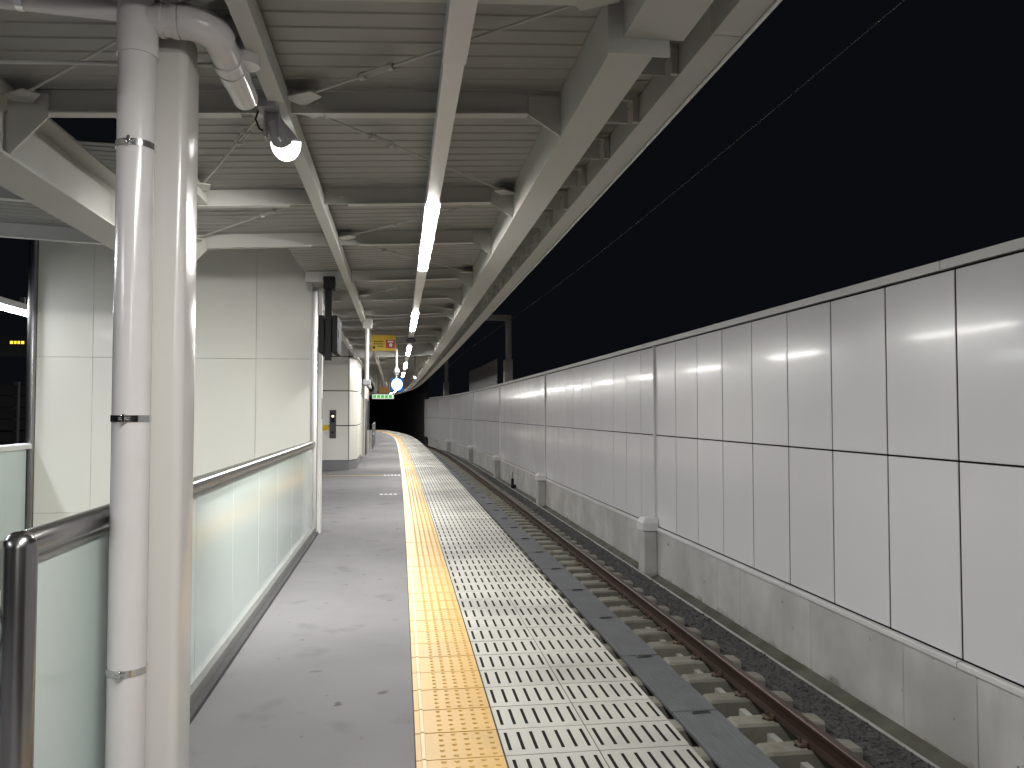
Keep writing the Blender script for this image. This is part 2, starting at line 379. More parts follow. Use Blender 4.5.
for i, s0 in enumerate((14.5, 25.58, 36.6, 48.0, 59.5)):
    b = MB(); b.bbox(4.46, 4.722, s0-.17, s0+.17, -1.50, -.64, .02); p = b.build('buttress', 'conc', nb)
    b = MB(); x0, x1, a, c = 4.435, 4.735, s0-.195, s0+.195
    b.hexa([(x0,a,-.64),(x1,a,-.64),(x0,c,-.64),(x1,c,-.64),(x0,a,-.50),(x1,a,-.50),(x0,c,-.50),(x1,c,-.50)])
    b.hexa([(x0,a,-.50),(x1,a,-.50),(x0,c,-.50),(x1,c,-.50),(x0+.07,a+.06,-.415),(x1,a+.06,-.415),(x0+.07,c-.06,-.415),(x1,c-.06,-.415)])
    sub('cap', b, 'trim', p)
    b = MB(); b.rect(4.715, 4.748, -.43, 2.79, [s0-.045, s0-.012]); b.rect(4.715, 4.748, -.43, 2.79, [s0+.004, s0+.03]); b.build('cover_strip', 'trim', nb)
# raised screen on the barrier and dark marker post
b = MB(); b.rect(4.80, 4.84, 2.88, 4.15, SL(38.2, 50.5)); o = b.build('raised_screen', 'grey', None)
tag(o, 'dull grey raised screen standing on the far part of the barrier', 'screen')
t = thing('marker_post', 'short black marker post beside the rail near the barrier', 'post', (4.28, 29.7, -1.26))
b = MB(); b.tube([(4.28,29.7,-1.27),(4.28,29.7,-.92)], .055, 10); b.build('post', 'black', t, True)
b = MB(); b.tube([(4.28,29.7,-.92),(4.28,29.7,-.66)], .028, 10); b.build('reflector_rod', 'grey', t, True)
b = MB(); b.bbox(4.20,4.38,29.45,29.6,-1.27,-1.13,.01); b.build('foot_box', 'black', t)

b = MB(); b.rect(4.9, 5.1, -1.5, 6.2, SL(72.2, 122)); tag(b.build('dark_backdrop', 'dgrey'), 'added dark backdrop past the end of the pale barrier round the bend', 'wall')  # added sheet standing in for the night darkness, hides the sky's edge at the horizon
# ================================================================== OVERHEAD LINE
def mast(s0, label, beam=True):
    t = thing('overhead_line_mast', label, 'mast', (5.0, s0, 2.88))
    b = MB(); b.bbox(4.84, 5.22, s0-.2, s0+.2, 2.88, 3.95, .01); b.build('mast_base', 'trim', t)
    b = MB(); b.bbox(4.93, 5.17, s0-.12, s0+.12, 3.95, 5.75, .01); b.build('pole', 'trim', t)
    if beam:
        b = MB(); b.bbox(-.5, 5.17, s0-.09, s0+.09, 5.75, 6.0, .01); b.build('cross_arm', 'trim', t)
mast(36.0, 'grey overhead line mast with cross arm rising behind the barrier')
mast(63.5, 'farther grey overhead line mast near the end of the barrier')
b = MB(); b.tube([(2.86+.15*math.sin(s*.14), s, 3.98) for s in srange(-6, 62, 2)], .005, 6)
tag(b.build('contact_wire', 'skirt'), 'thin overhead contact wire crossing the black night sky', 'wire')

# ================================================================== CANOPY
can = thing('platform_canopy', 'grey steel platform canopy with ribbed roof sheet, beams and edge gutter', 'canopy', (-.94, 3.31, 0))
ZB = lambda u: 2.97 + .050*(u+1.9) if u > -2.0 else 2.97 + .050*(-2.1-u)
DK = .125
SE = 76.0
# ribbed roof sheets
def deck(ua, ub, sa, sb_, lift=0.):
    b = MB(); pts = []; s = sa; pit = .131
    while s < sb_:
        pts += [(s, .006), (s+.098, .006), (s+.104, .0), (s+.124, .0)]; s += pit
    n = len(pts); vs = [(u, ss, ZB(u)+DK+lift+dz) for u in (ua, ub) for ss, dz in pts]
    b.add(vs, [(i, i+1, n+i+1, n+i) for i in range(n-1)])
    vs = [(u, ss, ZB(u)+DK+lift+dz+.012) for u in (ua, ub) for ss, dz in pts]
    b.add(vs, [(i, n+i, n+i+1, i+1) for i in range(n-1)])
    return b
beams = [-3.6, -1.7, 0.0, 1.5, 2.93, 4.12, 5.9, 7.32, 9.3, 10.9, 12.6, 14.3, 16.1, 17.8]
while beams[-1] < SE-2: beams.append(beams[-1]+1.75)
def D(ua, ub, a, c, lift=0.):
    b = deck(ua, ub, a, c, lift); me = noflip(b, 'roof_sheet', ['deck']); link('roof_sheet', me, can)
for a, c in ((-4, 4.12), (4.12, 5.9), (5.9, 7.36), (7.36, 20), (20, 40), (40, SE)):
    D(-1.42 if a == 4.12 else (-1.9 if a < 7 else -1.10), 1.40, a, c)
    if a > 7: D(-4.5, -1.10, a, c, .72)
    elif a != 4.12: D(-6.5, -2.1, a, c)
def cross_beam(s0, u0, u1, deep=0.):
    b = MB(); w = .007; n = 2
    za, zc = ZB(u0)-deep, ZB(u1)-deep
    def slab(ua, ub, sa, sb_, d0, d1):
        b.hexa([(ua,sa,ZB(ua)-deep+d0),(ub,sa,ZB(ub)-deep+d0),(ua,sb_,ZB(ua)-deep+d0),(ub,sb_,ZB(ub)-deep+d0),(ua,sa,ZB(ua)-deep+d1),(ub,sa,ZB(ub)-deep+d1),(ua,sb_,ZB(ua)-deep+d1),(ub,sb_,ZB(ub)-deep+d1)])
    slab(u0, u1, s0-w, s0+w, .010, DK+deep-.003)
    slab(u0+.17, u1-.17, s0-.034, s0+.034, 0, .010)
    for ue, sg in ((u0, 1), (u1, -1)):                            # bolts near the ends
        for k in (.07, .12): b.tube([(ue+sg*k, s0-w-.012, ZB(ue)+.075-deep), (ue+sg*k, s0-w, ZB(ue)+.075-deep)], .011, 6)
    return b.build('cross_beam', 'steel', can)
for s0 in beams:
    dp = .17 if abs(s0-19.55) < .3 else 0
    for u0, u1 in ((-1.885 if s0 < 7.4 else -1.08, -.64), (-.56, .822), (-5.9, -2.12)):
        if s0 > 7.4 and u0 < -5: continue
        cross_beam(s0, u0, u1, dp)
    # gusset haunches at both girders
    for poly in ([(-1.885, ZB(-1.885)+.10), (-1.885, 2.76), (-1.70, 2.965), (-1.70, ZB(-1.7)+.10)] if s0 < 7.4 else [],
                 [(.824, 3.20), (.655, 3.20), (.655, 3.095), (.824, 2.99)] if s0 > 3.2 else []):
        if poly:
            b = MB(); b.prism(poly, 's', s0-.024, s0-.010); b.build('gusset', 'steel', can)
# longitudinal purlin over the walkway
b = MB(); b.rect(-.638, -.562, 3.015, 3.12, SL(-4, SE)); b.rect(-.625,-.575,3.12,3.155, SL(-4,SE)); b.build('purlin', 'steel', can)
b = MB(); b.rect(-1.42, -1.36, 3.0, 3.10, SL(4.18, 5.85)); b.build('trimmer', 'steel', can)
b = MB(); b.rect(-1.16, -1.085, 3.0, 3.13, SL(10.65, SE)); b.build('edge_trimmer', 'steel', can)
# central H girder
b = MB(); b.sweep([(-2.14,2.75),(-1.86,2.75),(-1.86,2.765),(-1.993,2.765),(-1.993,3.085),(-1.86,3.085),(-1.86,3.10),(-2.14,3.10),(-2.14,3.085),(-2.007,3.085),(-2.007,2.765),(-2.14,2.765)], SL(-4, 7.4)); b.build('center_girder', 'steel', can)
b = MB(); b.rect(-1.992, -1.978, 2.80, 3.05, [4.3, 5.75]); b.build('splice_plate', 'steel', can)
for s0 in (6.2, 7.2): 
    b = MB(); b.rect(-1.992, -1.90, 2.765, 3.085, [s0, s0+.012]); b.build('stiffener', 'steel', can)
# box girder along the platform edge
b = MB(); b.rect(.825, 1.01, 2.985, 3.232, SL(3.1, SE)); b.build('edge_girder', 'steel', can)
b = MB(); b.rect(.88, 1.13, 3.045, 3.238, SL(-4, 3.084)); b.build('edge_girder', 'steel', can)
b = MB(); b.bbox(.815, 1.075, 3.086, 3.099, 2.978, 3.235, .002); b.build('end_plate', 'steel', can)
b = MB(); b.rect(-6.15, -5.95, 3.13, 3.30, SL(-4, 7.4)); b.build('edge_girder', 'steel', can)
b = MB(); b.rect(-6.6, -6.42, 3.13, 3.34, SL(-4, 7.4)); b.build('edge_gutter', 'steel', can)
# gutter sections
for k in range(-3, 22):
    a = 3.12 + 2.75*k
    if a > SE-2.75: break
    b = MB(); dz = random.uniform(-.003,.003)
    b.sweep([(1.268,3.10+dz),(1.400,3.10+dz),(1.400,3.31+dz),(1.392,3.31+dz),(1.392,3.112+dz),(1.278,3.112+dz),(1.278,3.25+dz),(1.268,3.25+dz)], SL(a+.003, a+2.747))
    o = b.build('gutter_section', 'steel', can)
    b = MB(); b.rect(1.4025, 1.416, 3.088+dz, 3.100+dz, SL(a+.003, a+2.747)); sub('drip_lip', b, 'trim', o)
# brackets between girder and gutter
bk = MB(True); bk.box(0,.20,.02,.028,0,.135); bk.box(.222,.2535,-.012,.012,-.002,.135); bk.box(-.0,.2535,-.012,.012,.116,.134)
bk = bk.mesh('bracket', 'steel')
s = 3.53 - .62*6
while s < SE:
    if s > 3.15: link('bracket', bk, can, place(1.0115, s, 3.105))
    s += .62
# bracing rods with turnbuckles
def rod(p, q):
    z = lambda u: ZB(u)+.065
    p = Vector((p[0], p[1], z(p[0]))); q = Vector((q[0], q[1], z(q[0]))); d = (q-p).normalized(); n = Vector((-d.y, d.x, 0))
    b = MB(); b.tube([p, q], .007, 6); o = b.build('brace_rod', 'steel', can)
    c = p + (q-p)*.30; b = MB()
    for sg in (-1, 1): b.tube([c-d*.09+n*.018*sg, c+d*.09+n*.018*sg], .006, 6)
    for e in (-1, 1): b.tube([c+d*.085*e-d*.015, c+d*.085*e+d*.015], .02, 8)
    sub('turnbuckle', b, 'steel', o)
    for e, w in ((p, 1), (q, -1)):
        b = MB(); a0 = e - d*.06*w; b.hexa([tuple(a0 + d*.16*w*i + n*j*(.07-.03*i) + Vector((0,0,k))) for k in (-.012,-.004) for j in (-1,1) for i in (0,1)]); sub('rod_plate', b, 'steel', o)
for i in range(len(beams)-1):
    a, c = beams[i], beams[i+1]
    if a > 34 or a < -2: continue
    if i % 2 == 0: rod((-.5, c-.08), (.76, a+.08))
    else: rod((-.5, a+.08), (.76, c-.08))
    if a > 7.2: pass
    elif not (4 < a < 5):
        if i % 2 == 1: rod((-.70, c-.08), (-1.80, a+.08))
        else: rod((-.70, a+.08), (-1.80, c-.08))
    else: rod((-.70, a+.08), (-1.35, c-.3))
# column
def rounded(u0,u1,s0,s1,r,n=5):
    pts = []
    for cx, cy, a0 in ((u1-r,s1-r,0),(u0+r,s1-r,90),(u0+r,s0+r,180),(u1-r,s0+r,270)):
        pts += [(cx+r*math.cos(R(a0+90*k/n)), cy+r*math.sin(R(a0+90*k/n))) for k in range(n+1)]
    return pts
b = MB(); b.prism(rounded(-1.052, -.832, 3.2, 3.42, .035), 'z', 0, 2.925); b.build('column', 'column', can, True)
b = MB(); b.prism(rounded(-1.045, -.839, 3.207, 3.413, .03), 'z', 2.925, 3.03); b.build('column_head', 'steel', can, True)

# ================================================================== DRAIN PIPE ON THE COLUMN
dp = thing('drain_pipe', 'glossy white plastic drain pipe clamped to the front of the column', 'pipe', (-.985, 3.1, 0))
pu, ps, pr_ = -.985, 3.11, .066
b = MB(); b.tube([(pu,ps,0),(pu,ps,2.90)], pr_, 28); b.build('pipe', 'pipe', dp, True)
b = MB(); b.tube([(pu,ps,2.86),(pu,ps,3.10)], pr_+.007, 28); b.tube([(pu,ps,3.10),(pu,ps,3.28)], pr_, 28); b.build('tee', 'pipe', dp, True)
def elbow(u_c, s_c, z, r, hr, n=8): return [(u_c + r*math.sin(R(90*k/n)), s_c - r*math.cos(R(90*k/n)) , z) for k in range(n+1)]
b = MB(); zc = 3.005
b.tube([(pu,ps,zc),(-.80,ps,zc)], .059, 24); b.build('branch', 'pipe', dp, True)
b = MB(); arc = [(-.80 + .085*math.sin(R(90*k/8)), ps+.085 - .085*math.cos(R(90*k/8)), zc - .02*k/8) for k in range(9)]
b.tube([(-.83,ps,zc)]+arc, .065, 24); b.build('elbow', 'pipe', dp, True)
b = MB(); b.tube([(-.715,ps+.085,zc-.02),(-.712,3.46,zc-.035)], .059, 24); b.tube([(-.713,3.33,zc-.028),(-.7125,3.40,zc-.032)], .0645, 24); b.tube([(-.712,3.42,zc-.033),(-.711,3.52,zc-.037)], .063, 24); b.tube([(-.711,3.52,zc-.037),(-.71,3.72,zc-.045)], [.059,.057], 24)
b.build('outlet', 'pipe', dp, True)
b = MB(); b.tube([(-.86,ps,zc),(-.835,ps,zc)], .0645, 24); b.tube([(-.905,ps,zc),(-.89,ps,zc)], .0645, 24); b.build('coupling', 'pipe', dp, True)
b = MB(); b.tube([(pu-.05,ps,3.03),(-2.2,ps,3.08)], .036, 20); b.build('side_pipe', 'pipe', dp, True)
b = MB(); b.tube([(-1.405,ps,3.047),(-1.378,ps,3.0457)], .040, 20); b.build('pipe_clamp', 'chrome', dp, True)
for zz in (2.52, 1.51, .60):
    b = MB(); b.tube([(pu,ps,zz-.012),(pu,ps,zz+.012)], pr_+.0035, 28); b.bbox(pu-.006,pu+.006,ps-pr_-.022,ps-pr_-.002,zz-.014,zz+.016,.002); b.tube([(pu-.018,ps-pr_-.014,zz),(pu+.018,ps-pr_-.014,zz)], .005, 8)
    b.box(pu-.012, pu+.012, ps+pr_, 3.199, zz-.01, zz+.01); b.build('pipe_clamp', 'chrome', dp, True)
rp = thing('roof_drain_elbow', 'dusty grey plastic drain elbow hanging behind the white branch pipe', 'pipe', (-.64, 3.4, 3.0))
b = MB(); b.tube([(-.80,3.40,3.13),(-.72,3.40,3.13)] + [(-.72+.07*math.sin(R(90*k/8)), 3.40, 3.06+.07*math.cos(R(90*k/8))) for k in range(9)] + [(-.65,3.40,2.985)], .052, 20); b.build('elbow', 'pipe', rp, True)
b = MB(); b.tube([(-.65,3.40,3.05),(-.65,3.40,2.97)], .058, 20); b.build('socket', 'pipe', rp, True)
b = MB(); b.tube([(-2.0,3.56,2.985),(-.66,3.56,3.045)], .009, 8); tag(b.build('conduit', 'steel', None, True), 'thin grey conduit running under the roof behind the drain pipe', 'conduit')

# ================================================================== LIGHT TROUGH AND TUBE LIGHTS
LU = .2; LZ = 2.915
tr = thing('lighting_trough', 'long pale steel trough under the roof that carries the tube lights', 'trough', (LU, 6, LZ))
lights = [5.25 + 5.72*k for k in range(-3, 12)]
LL = 2.5
def trough(a, c, w, z=LZ):
    b = MB(); b.rect(LU-w, LU+w, z, z+.085, SL(a, c)); b.build('trough_section', 'trim', tr)
    for s0 in ([a+.25, c-.25] if c-a > .9 else [(a+c)/2]):
        b = MB(); b.box(LU-.03, LU+.03, s0-.02, s0+.02, z+.085, 3.12); b.build('hanger', 'steel', tr)
for a in lights:
    e = a+LL; nxt = a+5.72
    j = nxt - 2.13
    trough(e+.004, j-.003, .046, LZ-.006); trough(j+.003, nxt-.004, .041)
def lit_tube(a, label, u=LU, z=LZ, m='tube', group='tube lights of the platform row', dw=.038, dh=.018):
    t = thing('tube_light', label, 'light', (u, a+LL/2, z), group)
    b = MB(); b.rect(u-dw-.003, u+dw+.003, z, z+.085, SL(a, a+LL)); b.build('housing', 'trim', t)
    for sg in (-1, 1):
        b = MB(); b.rect(u+sg*(dw+.012)-.0015, u+sg*(dw+.012)+.0015, z-.006, z+.02, SL(a, a+LL)); b.build('skirt', 'trim', t)
    b = MB(); n = 8; pr = [(u+dw*math.cos(R(180+180*k/n)), z-.002+dh*math.sin(R(180+180*k/n))) for k in range(n+1)]
    b.sweep(pr, SL(a+.03, a+LL-.03)); b.build('diffuser', m, t)
    for s0 in (a+.3, a+LL-.3):
        b = MB(); b.box(u-.03, u+.03, s0-.02, s0+.02, z+.085, 3.12); b.build('hanger', 'steel', t)
ordn = ['just behind the camera, third back', 'behind the camera, second back', 'right overhead beside the camera', 'nearest lit tube light in view, largest glowing bar under the roof', 'second lit tube light counting away from the camera', 'third lit tube light counting away from the camera', 'fourth lit tube light counting away from the camera', 'fifth small lit tube light of the far row', 'sixth tiny lit tube light of the far row', 'seventh tiny lit tube light near the bend', 'eighth tiny lit tube light at the bend', 'ninth speck of tube light round the bend', 'tenth speck of tube light round the bend', 'eleventh speck of tube light round the bend', 'twelfth speck of tube light round the bend']
for i, a in enumerate(lights): lit_tube(a, ('lit tube light ' + ordn[i]) if i < 3 else ordn[i])
for i, a in enumerate((-2.0, 3.8, 9.6, 15.4)):
    lit_tube(a, ['bluish lit tube light over the left platform side, out of view behind', 'bluish lit tube light over the left platform side, hidden before the column', 'bluish lit tube light at the left picture edge beside the cream wall', 'bluish lit tube light hidden behind the cream wall'][i], -5.15, 2.93, 'tubel', 'tube lights of the left row', .09, .05)
# ------------------------------------------------------------------ floodlight under the purlin
fl = thing('floodlight', 'glaring white floodlight on a bracket under the purlin above the walkway', 'floodlight', (-.62, 4.0, 3.0))
b = MB(); b.bbox(-.69,-.60,3.88,3.99,2.985,3.04,.004); b.build('mount_box', 'grey', fl)
b = MB(); b.bbox(-.665,-.655,3.93,4.0,2.86,2.99,.002); b.bbox(-.60,-.59,3.93,4.0,2.86,2.99,.002); b.build('yoke', 'grey', fl)
ax = Vector((.20,.80,-.34)).normalized(); o0 = Vector((-.625,3.965,2.955)); ax2 = Vector((.05,.22,-.80)).normalized()
b = MB(); b.tube([o0-ax*.03, o0+ax*.05, o0+ax*.10, o0+ax*.17], [.035,.045,.055,.066], 20); b.build('lamp_body', 'grey', fl, True)
b = MB(); c0 = o0+ax*.175-ax2*.012; b.tube([c0 + ax2*.095*math.sin(R(90*k/6)) for k in range(7)], [.076*math.cos(R(88*k/6)) for k in range(7)], 20); b.build('lamp_glass', 'lens', fl, True)
b = MB(); b.tube([(-.69,3.95,3.0),(-.705,3.95,2.95),(-.69,3.97,2.91),(-.665,3.98,2.90)], .005, 6); b.build('cable', 'black', fl, True)
sd = bpy.data.lights.new('flood_beam', 'SPOT'); sd.energy = FLOOD; sd.spot_size = R(92); sd.spot_blend = 1.0; sd.shadow_soft_size = .06; sd.color = (1,.985,.93)
so = bpy.data.objects.new('flood_beam', sd); C.objects.link(so)
lp = c0 + ax2*.16; tgt = Vector((-3.3, 9.6, -.7)); q = (tgt-lp).to_track_quat('-Z','Y'); so.matrix_world = Matrix.Translation(lp) @ q.to_matrix().to_4x4()
so.parent = fl; so.matrix_parent_inverse = Matrix.Translation(-fl.location)

# ================================================================== STAIRWELL
sw = thing('stair_end_wall', 'tall cream panelled wall closing the far end of the stairwell', 'wall', (-2.8, 10.5, 0))
ul = [-4.42, -3.77, -2.795, -1.82, -1.135]
for a, c in zip(ul[:-1], ul[1:]):
    for z0, z1 in ((-4.4,-1.6),(-1.6,.31),(.31,2.22),(2.22,3.80)):
        b = MB(); b.bbox(a+.002, c-.002, 10.5, 10.53, z0+.002, z1-.002, .0015); b.build('wall_panel', 'wallw', sw)
b = MB(); b.box(-4.42, -1.135, 10.531, 10.6, -4.4, 3.78); b.build('backing', 'grey', sw)
b = MB(); b.prism(rounded(-1.133, -1.045, 10.44, 10.60, .012, 3), 'z', 0, 3.79); p = b.build('corner_post', 'inoxl', sw, True)
b = MB(); b.prism(rounded(-1.045, -1.0, 10.47, 10.62, .006, 3), 'z', 0, 3.14); b.build('corner_post', 'white', sw, True)
b = MB(); b.prism(rounded(-4.50, -4.422, 10.42, 10.60, .01, 3), 'z', 0, 3.79); b.build('corner_post', 'inox', sw, True)
b = MB(); b.box(-1.0,-.994, 10.50, 10.58, 1.45, 1.72); b.build('name_plate', 'grey', sw)
stw = thing('stairwell_lining', 'pale side walls lining the stairwell below the glass balustrades', 'wall', (-2.8, 6, -4.4))
for a, c in ((-1.2, -1.06), (-4.56, -4.42)):
    b = MB(); b.box(a, c, 2.56, 10.49, -4.4, -.451 if a > -2 else -.451); b.build('side_wall', 'beige', stw)
sc_ = thing('staircase', 'pale concrete stairs going down inside the stairwell', 'stairs', (-2.8, 3, -1))
sm = MB(True); sm.bbox(-1.60, 1.60, -.15, .16, -.17, 0, .004); sm.box(-1.60, 1.60, -.14, -.10, 0, .004, 1); sm = sm.mesh('step', ['beige', 'dgrey'])
for k in range(24): link('step', sm, sc_, place(-2.81, 2.75+.3*k, -.166*(k+1)))

def glass_rail(u, s0, s1, label, side, near=True, cap='inox', np=8):
    t = thing('glass_balustrade', label, 'balustrade', (u, s0, 0)); hz = 1.14; hr_ = .046
    w = (s1-s0-.09)/np
    b = MB(); b.rect(u-.045, u+.045, .0, .085, SL(s0+.04, s1)); b.build('base_rail', 'base', t)
    b = MB(); b.rect(u+side*.0455, u+side*.085, .0, .028, SL(s0+.04, s1)) if side > 0 else b.rect(u-.085,u-.0455,0,.028,SL(s0+.04,s1)); b.build('skirting', 'skirt', t)
    for i in range(np):
        a = s0+.075+w*i; b = MB(); b.bbox(u-.006, u+.006, a+.003, a+w-.003, .080, 1.10, .0015); b.build('glass_panel', 'glass', t)
    if cap == 'inox':
        b = MB(); b.tube([(u,s0,0),(u,s0,hz)] + [(u,s0,hz+hr_*math.sin(R(k))) for k in (20,40,60,75,85)], [hr_,hr_]+[hr_*math.cos(R(k)) for k in (20,40,60,75,85)], 24); b.build('end_post', 'inox', t, True)
        b = MB(); b.tube([(u,s,hz) for s in srange(s0, s1, 1)], hr_-.004, 24); b.build('handrail', 'inox', t, True)
        b = MB(); b.rect(u-.018, u+.018, 1.085, 1.11, SL(s0+.06, s1)); b.build('rail_channel', 'base', t)
    else:
        b = MB(); b.sweep([(u-.06,1.10),(u+.06,1.10),(u+.06,1.15),(u+.04,1.165),(u-.04,1.165),(u-.06,1.15)], SL(s0, s1)); b.build('handrail', 'white', t)
glass_rail(-1.105, 2.535, 10.43, 'milky glass balustrade with round steel handrail along the walkway beside the column', 1)
glass_rail(-4.47, 2.62, 10.41, 'pale green glass balustrade with flat white top at the far side of the stairwell', -1, cap='white', np=7)
hr = thing('stair_handrail', 'dark round double handrail going down the stairs at the left edge', 'handrail', (-1.30, 2.7, .9))
for z0 in (.92, .70):
    b = MB(); b.tube([(-1.29, 2.60, z0-.10), (-1.29, 2.52, z0-.06), (-1.29, 2.52, z0-.01), (-1.29, 2.60, z0)] + [(-1.29, 2.75+.5*k, z0-.0-.277*k) for k in range(16)], .019, 12); b.build('rail', 'inox', hr, True)
for k in range(8):
    b = MB(); b.tube([(-1.29, 2.9+k, .84-.553*k), (-1.29, 2.9+k, .80-.553*k), (-1.199, 2.9+k, .76-.553*k)], .008, 8); b.build('rail_bracket', 'inox', hr, True)

# ================================================================== LIFT SHAFT AND CABINETS FARTHER ON
ev = thing('lift_shaft', 'white panelled lift shaft with dark joints and call panel beyond the stairs', 'lift', (-2.4, 22, 0))
zs = [.25, 1.19, 2.13, 3.06, 3.70]
b = MB(); b.prism([(-3.75,22.05),(-1.33,22.05),(-1.16,22.62),(-1.16,25.5),(-3.75,25.5)], 'z', 0, 3.72); b.build('shaft_core', 'joint', ev)
b = MB(); b.prism([(-3.76,22.02),(-1.32,22.02),(-1.145,22.61),(-1.145,25.52),(-3.76,25.52)], 'z', .0, .245); b.build('plinth', 'grey', ev)
for z0, z1 in zip(zs[:-1], zs[1:]):
    for a, c in ((-3.75,-2.78),(-2.77,-1.34)):
        b = MB(); b.bbox(a, c, 22.0, 22.03, z0+.012, z1-.012, .003); b.build('panel', 'wallw', ev)
    b = MB(); b.prism([(-1.325,22.02),(-1.31,22.01),(-1.14,22.60),(-1.16,22.61)], 'z', z0+.012, z1-.012); b.build('panel', 'wallw', ev)
    for a, c in ((22.63,24.05),(24.07,25.5)):
        b = MB(); b.bbox(-1.16, -1.135, a, c, z0+.012, z1-.012, .003); b.build('panel', 'wallw', ev)
b = MB(); b.bbox(-1.83,-1.66,21.97,22.0,.85,1.61,.004); cp = b.build('call_panel', 'dgrey', ev)
b = MB(); b.box(-1.79,-1.70,21.962,21.97,1.28,1.54); sub('display', b, 'black', cp)
b = MB(); b.box(-1.77,-1.72,21.957,21.962,1.42,1.47); sub('lamp', b, 'lamp', cp)
b = MB(); b.box(-1.775,-1.715,21.962,21.97,.98,1.04); sub('button', b, 'black', cp)
b = MB(); b.bbox(-2.03,-1.85,21.985,22.0,1.06,1.21,.002); b.build('notice', 'yel', ev)
b = MB(); b.bbox(-1.95,-1.85,21.985,22.0,.93,1.045,.002); b.build('notice', 'white', ev)
wr = thing('waiting_room', 'pale waiting room block with dark doorway past the lift shaft', 'building', (-2, 28, 0))
b = MB(); b.bbox(-3.6,-1.12,28.0,33.0,0,2.5,.01); b.build('wall', 'beige', wr)
b = MB(); b.bbox(-1.12,-1.09,28.6,30.2,.05,2.05,.005); b.build('door', 'dgrey', wr)
b = MB(); b.bbox(-1.12,-1.085,30.6,32.4,.9,2.0,.005); b.build('window', 'black', wr)
b = MB(); b.bbox(-3.7,-1.02,27.9,33.1,2.5,2.62,.01); b.build('roof', 'grey', wr)
vm = thing('equipment_cabinet', 'pale tall cabinet standing against the side beyond the lift shaft', 'cabinet', (-1.15, 27, 0))
b = MB(); b.bbox(-1.75,-1.18,26.7,27.6,.10,2.05,.015); b.build('cabinet_body', 'white', vm)
b = MB(); b.bbox(-1.72,-1.2,26.72,27.58,0,.10,.005); b.build('plinth', 'dgrey', vm)
b = MB(); b.bbox(-1.70,-1.24,26.685,26.70,.2,1.95,.004); b.build('door', 'beige', vm)
wb = thing('barrier_rail', 'low dark tubular rail with posts past the cabinet', 'rail', (-1, 35, 0))
for z0 in (1.05, .6):
    b = MB(); b.tube([(-1.0,34.5,z0),(-1.0,39.5,z0)], .025, 8); b.build('rail', 'grey', wb, True)
for s0 in (34.5, 37, 39.5):
    b = MB(); b.tube([(-1.0,s0,0),(-1.0,s0,1.05)], .028, 8); b.build('post', 'grey', wb, True)

# ================================================================== HANGING SIGNS AND GEAR
hd = thing('hanging_monitor', 'black monitor pair hung on a black drop post beside the corner post', 'monitor', (-.82, 9.3, 2.1))
b = MB(); b.bbox(-.875,-.745,9.22,9.40,2.94,3.08,.006); b.build('mount', 'black', hd)
b = MB(); b.bbox(-.857,-.783,9.27,9.35,2.13,2.94,.006); b.build('drop_post', 'black', hd)
b = MB(); b.bbox(-.775,-.715,9.24,9.90,2.21,2.64,.008); p = b.build('monitor', 'black', hd)
b = MB(); b.bbox(-.925,-.865,9.24,9.90,2.21,2.64,.008); b.build('monitor', 'black', hd)
b = MB(); b.box(-.93,-.71,9.38,9.42,2.40,2.48); b.build('arm', 'black', hd)
ys = thing('notice_board', 'yellow hanging notice board with a red square on its right', 'sign', (-.3, 15, 2.68))
b = MB(); b.bbox(-.534,-.073,15.0,15.04,2.684,2.977,.004); p = b.build('board', 'yel', ys)
b = MB(); b.box(-.258,-.092,14.995,15.0,2.735,2.89); sub('red_field', b, 'red', p)
b = MB(); b.box(-.225,-.125,14.99,14.995,2.84,2.87); b.prism([(-.19,2.76),(-.15,2.76),(-.14,2.80),(-.155,2.825),(-.185,2.825),(-.20,2.80)], 's', 14.99, 14.995); sub('red_mark', b, 'white', p)
b = MB(); 
for z0, x0, x1 in ((2.845,-.48,-.29),(2.80,-.48,-.31),(2.755,-.41,-.30)):
    xx = x0
    while xx < x1: ww = random.uniform(.012,.03); b.box(xx, min(xx+ww,x1), 14.995, 15.0, z0, z0+.022); xx += ww+.01
b.box(-.50,-.455,14.995,15.0,2.72,2.765); tag(sub('print', b, 'ink', p), kind='stuff')
for x0 in (-.48,-.13):
    b = MB(); b.tube([(x0,15.02,2.975),(x0,15.02,3.09)], .008, 8); b.build('hanger', 'steel', ys)
ps_ = thing('pendant_post', 'white drop post with a square box at its top near the yellow board', 'post', (-.53, 13.2, 2))
b = MB(); b.bbox(-.605,-.452,13.12,13.28,2.90,3.07,.008); b.build('junction_box', 'steel', ps_)
b = MB(); b.tube([(-.537,13.2,2.90),(-.537,13.2,2.07)], .034, 14); b.build('post', 'steel', ps_, True)
b = MB(); b.bbox(-.60,-.47,13.1,13.3,1.98,2.07,.01); b.build('speaker', 'grey', ps_)
b = MB(); b.tube([(-1.0,13.4,3.06),(1.05,12.9,3.13)], .018, 10); tag(b.build('cross_conduit', 'steel', None, True), 'pale round conduit crossing the roof above the yellow board', 'conduit')
ck = thing('lit_sign_box', 'glowing white round face in a blue square hung above the walkway', 'sign', (-.05, 18, 2.02))
b = MB(); b.bbox(-.184,.082,18.0,18.10,2.02,2.31,.008); p = b.build('case', 'bglow', ck)
b = MB(); b.prism([(-.051+.118*math.cos(k*.2618), 2.165+.128*math.sin(k*.2618)) for k in range(24)], 's', 17.985, 17.999); sub('face', b, 'disc', p)
b = MB(); b.tube([(-.065,18.05,2.31),(-.065,18.05,3.12)], .022, 12); b.build('drop_post', 'steel', ck, True)
